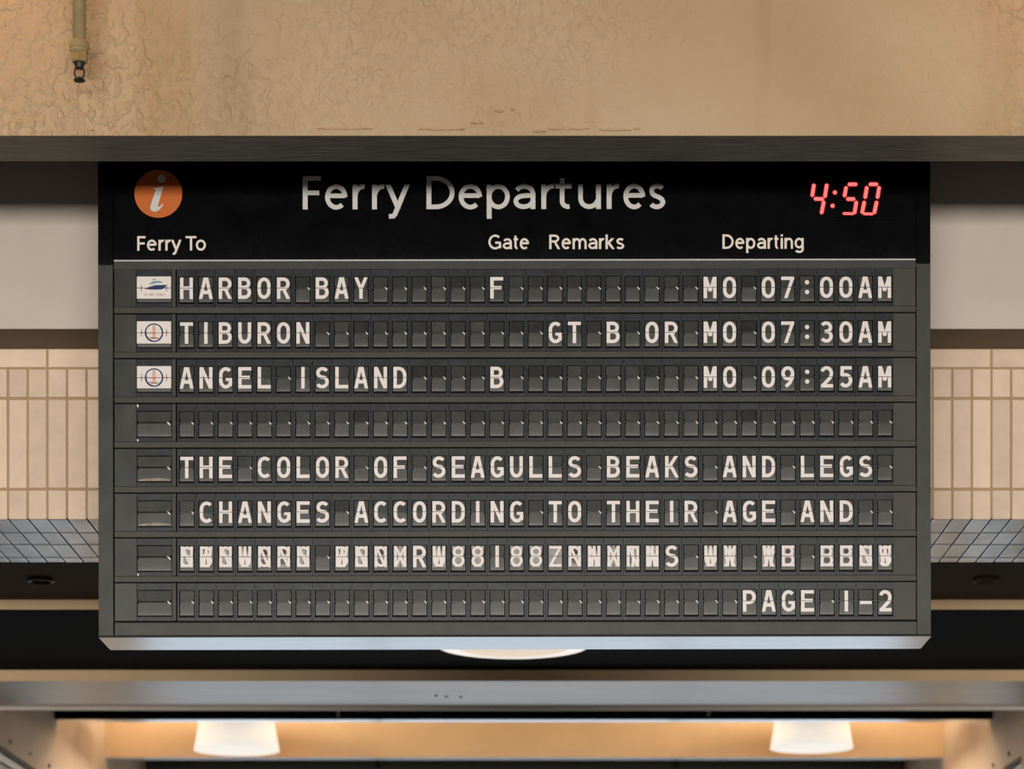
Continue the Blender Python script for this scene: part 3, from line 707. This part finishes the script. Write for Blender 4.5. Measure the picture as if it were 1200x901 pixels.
# --- header lettering: humanist letters drawn as strokes; x 0..1 across the glyph's centre lines, y in cap heights
HG = {
 'F': [('v', 0, 0, 1), ('p', [(0, .93), (1.1, .93)]), ('p', [(0, .50), (.98, .50)])],
 'T': [('v', .5, 0, 1), ('p', [(-.1, .93), (1.1, .93)])],
 'D': [('v', 0, 0, 1), ('p', [(0, .93), (.3, .93)]+arc(.3, .5, .7, .43, 90, -90, 18)+[(0, .07)])],
 'G': [('p', arc(.55, .5, .55, .44, 48, 338, 24)), ('v', 1, .06, .47), ('p', [(.55, .45), (1.07, .45)])],
 'R': [('v', 0, 0, 1), ('p', [(0, .93), (.5, .93)]+arc(.5, .73, .42, .20, 90, -90, 12)+[(0, .53)]), ('d', .48, .56, 1.0, 0)],
 'e': [('p', [(.03, .41), (1, .41)]), ('p', [(1, .37)]+arc(.5, .375, .5, .315, 4, 312, 26))],
 'r': [('v', 0, 0, .75), ('p', arc(.95, .34, .95, .35, 172, 78, 10))],
 'y': [('d', -.03, .75, .53, .02), ('d', 1.03, .75, .36, -.14), ('p', [(.42, -.06), (.36, -.15), (.25, -.21), (.02, -.215)])],
 'p': [('v', 0, -.29, .75), ('c', arc(.5, .375, .5, .31, 0, 360, 26)[:-1])],
 'g': [('v', 1, -.06, .75), ('c', arc(.5, .39, .5, .295, 0, 360, 26)[:-1]), ('p', [(1, .05)]+arc(.5, -.06, .5, .16, 0, -155, 12))],
 'a': [('v', 1, 0, .5), ('p', arc(.5, .47, .5, .215, 152, 0, 12)), ('p', [(1, .42), (.55, .405)]+arc(.45, .235, .45, .165, 95, 270, 12)+arc(.45, .28, .55, .21, 270, 345, 6))],
 't': [('p', [(-.1, .69), (1.05, .69)]), ('p', [(.38, .93), (.38, .28)]+arc(.80, .24, .42, .17, 180, 285, 8))],
 'u': [('v', 1, 0, .75), ('p', [(0, .75), (0, .32)]+arc(.48, .32, .48, .25, 180, 345, 12))],
 'n': [('v', 0, 0, .75), ('p', arc(.52, .43, .48, .26, 165, 0, 12)+[(1, 0)])],
 'm': [('v', 0, 0, .75), ('p', arc(.26, .43, .24, .26, 165, 0, 12)+[(.5, 0)]), ('p', arc(.76, .43, .24, .26, 165, 0, 12)+[(1, 0)])],
 'o': [('c', arc(.5, .375, .5, .31, 0, 360, 28)[:-1])],
 'k': [('v', 0, 0, 1), ('d', .06, .33, .92, .75), ('d', .32, .42, 1.0, 0)],
 'i': [('v', .5, 0, .75), ('v', .5, .86, 1)],
 's': [('p', arc(.53, .545, .47, .145, 30, 180, 9)+[(.12, .46), (.3, .405), (.7, .345), (.9, .29)]+arc(.48, .215, .52, .155, 0, -150, 10))],
}
HWID = dict(F=.62, T=.80, D=.85, G=.95, R=.80, e=.70, r=.42, y=.70, p=.70, g=.69, a=.68, t=.44, u=.64, n=.64, m=1.05, o=.72, k=.66, i=.17, s=.62)
def head_letters(items, base, cap, sw, y, dy):
    """items: (character, outer x0, outer x1) in picture-sized board units"""
    b = MB(); kk_ = 0
    for ch, x0, x1 in items:
        gx = lambda v: (x0+sw/2+v*(x1-x0-sw))-BX
        gz = lambda v: BY-base+v*cap
        polys = []
        for g_ in HG[ch]:
            if g_[0] == 'v':
                c = gx(g_[1]); polys.append([Vector((c-sw/2, gz(g_[2]))), Vector((c+sw/2, gz(g_[2]))), Vector((c+sw/2, gz(g_[3]))), Vector((c-sw/2, gz(g_[3])))])
            elif g_[0] == 'd':
                a, c = (gx(g_[1]), gz(g_[2])), (gx(g_[3]), gz(g_[4])); th = math.atan2(abs(c[1]-a[1]), abs(c[0]-a[0])); ww = sw/math.sin(th)/2
                polys.append([Vector((a[0]-ww, a[1])), Vector((a[0]+ww, a[1])), Vector((c[0]+ww, c[1])), Vector((c[0]-ww, c[1]))])
            else:
                polys += ribbon([(gx(v[0]), gz(v[1])) for v in g_[1]], sw/2*.94, g_[0] == 'c')
        for pl in polys:
            ar = sum(pl[k][0]*pl[(k+1) % len(pl)][1]-pl[(k+1) % len(pl)][0]*pl[k][1] for k in range(len(pl)))
            if ar < 0: pl = pl[::-1]
            kk_ += 1; b.poly([(v[0]*q, y-(kk_ % 60)*.000008, v[1]*q) for v in pl])
    return b
TT = [('F', 355.6, 378), ('e', 381.6, 408), ('r', 414, 429.5), ('r', 436.8, 452.6), ('y', 453.2, 480.3), ('D', 500.6, 533.6), ('e', 538.2, 565.8),
      ('p', 571.2, 598.4), ('a', 602.5, 628.2), ('r', 635.2, 651.6), ('t', 650.5, 672.6), ('u', 678.3, 705), ('r', 711.8, 727.6), ('e', 731.2, 757), ('s', 760.8, 780.6)]
for it_ in TT: head_letters([it_], 244.8, 38.8, 5.7, .0014, 0).build('title_letter', M['title'], board, label='large title letter '+it_[0])
def head(s_, x0, x1, base):
    x = 0; it = []; prev = ''
    for ch in s_:
        if ch == ' ': x += .30; prev = ''; continue
        gap = {'': 0, 'Fe': .07, 'rr': .07, 'ry': .01, 'To': -.06, 'rk': .07, 'rt': .03, 'at': .08, 'te': .06, 'ti': .10, 'ar': .12}.get(prev+ch if prev else '', .12)
        x += gap; it.append((ch, x, x+HWID[ch])); x += HWID[ch]; prev = ch
    f = (x1-x0)/x
    for c, a, b_ in it: head_letters([(c, x0+a*f, x0+b_*f)], base, 16.9, 2.6, .0014, 0).build('heading_letter', M['subtitle'], board, label='letter '+c+' of the heading '+s_)
head('Ferry To', 161.5, 242, 292.8); head('Gate', 573.0, 620.8, 291.8); head('Remarks', 644.4, 732.4, 291.8); head('Departing', 847.4, 942.6, 291.8)
ic = link('information_disc', flat([[(v[0], v[1]) for v in circ(186.3-BX, BY-226.3, 28, 48)]], .0012).mesh('information_disc', M['orange']), board, label='orange round information symbol')
def cp(p): return (130+p[0]/7.51-BX, BY-(190+p[1]/7.51))
stem = [(378, 222), (410, 220), (468, 206), (420, 372), (422, 388), (436, 384), (458, 360), (466, 366), (448, 398), (420, 422), (390, 432), (362, 422), (352, 398), (358, 366), (400, 244), (398, 234), (378, 230)]
b = flat([[cp(p) for p in stem]], .0006); dc = cp((452, 140)); bb = flat([circ(dc[0], dc[1], 4.6, 24)], .0006)
b.build('information_letter', M['title'], ic); bb.build('information_letter_dot', M['title'], ic)
# --- clock digits
def ck(p): return (900+p[0]/5.4545-BX, BY-(190+p[1]/5.4545))
segs = [[(299, 142), (286, 226)], [(297, 238), (362, 240)], [(381, 142), (367, 232)], [(362, 250), (345, 336)],
        [(514, 146), (576, 146)], [(505, 158), (492, 228)], [(504, 240), (562, 240)], [(570, 252), (556, 336)], [(482, 332), (552, 334)],
        [(648, 146), (708, 146)], [(637, 158), (624, 238)], [(716, 158), (703, 238)], [(621, 252), (604, 334)], [(700, 252), (682, 336)], [(612, 334), (676, 336)]]
for s_ in segs:
    p0, p1 = Vector(ck(s_[0])), Vector(ck(s_[1])); d = (p1-p0).normalized(); n_ = Vector((-d[1], d[0]))
    for hw, ext, key, y in ((2.75, .9, 'led_red', -.0012), (1.95, .2, 'led', -.0018)):  # wider red shape behind each segment paints its glow halo
        if s_ in (segs[8], segs[14]): hw *= .72
        a0, a1 = p0-d*ext, p1+d*ext
        pl = [a0, a0+d*hw*.7+n_*hw, a1-d*hw*.7+n_*hw, a1, a1-d*hw*.7-n_*hw, a0+d*hw*.7-n_*hw]
        flat([pl], y).build('clock_segment' if key == 'led' else 'clock_segment_halo', M[key], board)
for p in ((432, 198), (417, 283)):
    c = ck(p); flat([circ(c[0], c[1], 3.0, 16)], -.0012).build('clock_segment_halo', M['led_red'], board); flat([circ(c[0], c[1], 2.3, 16)], -.0018).build('clock_colon_dot', M['led'], board)
# hangers that carry the board from the ceiling
for px in (250, 950):
    part(MB().box(bx(px)-.02, bx(px)+.02, .10, .14, ZT, 6.3-board.location.z), 'hanger', M['housing'])
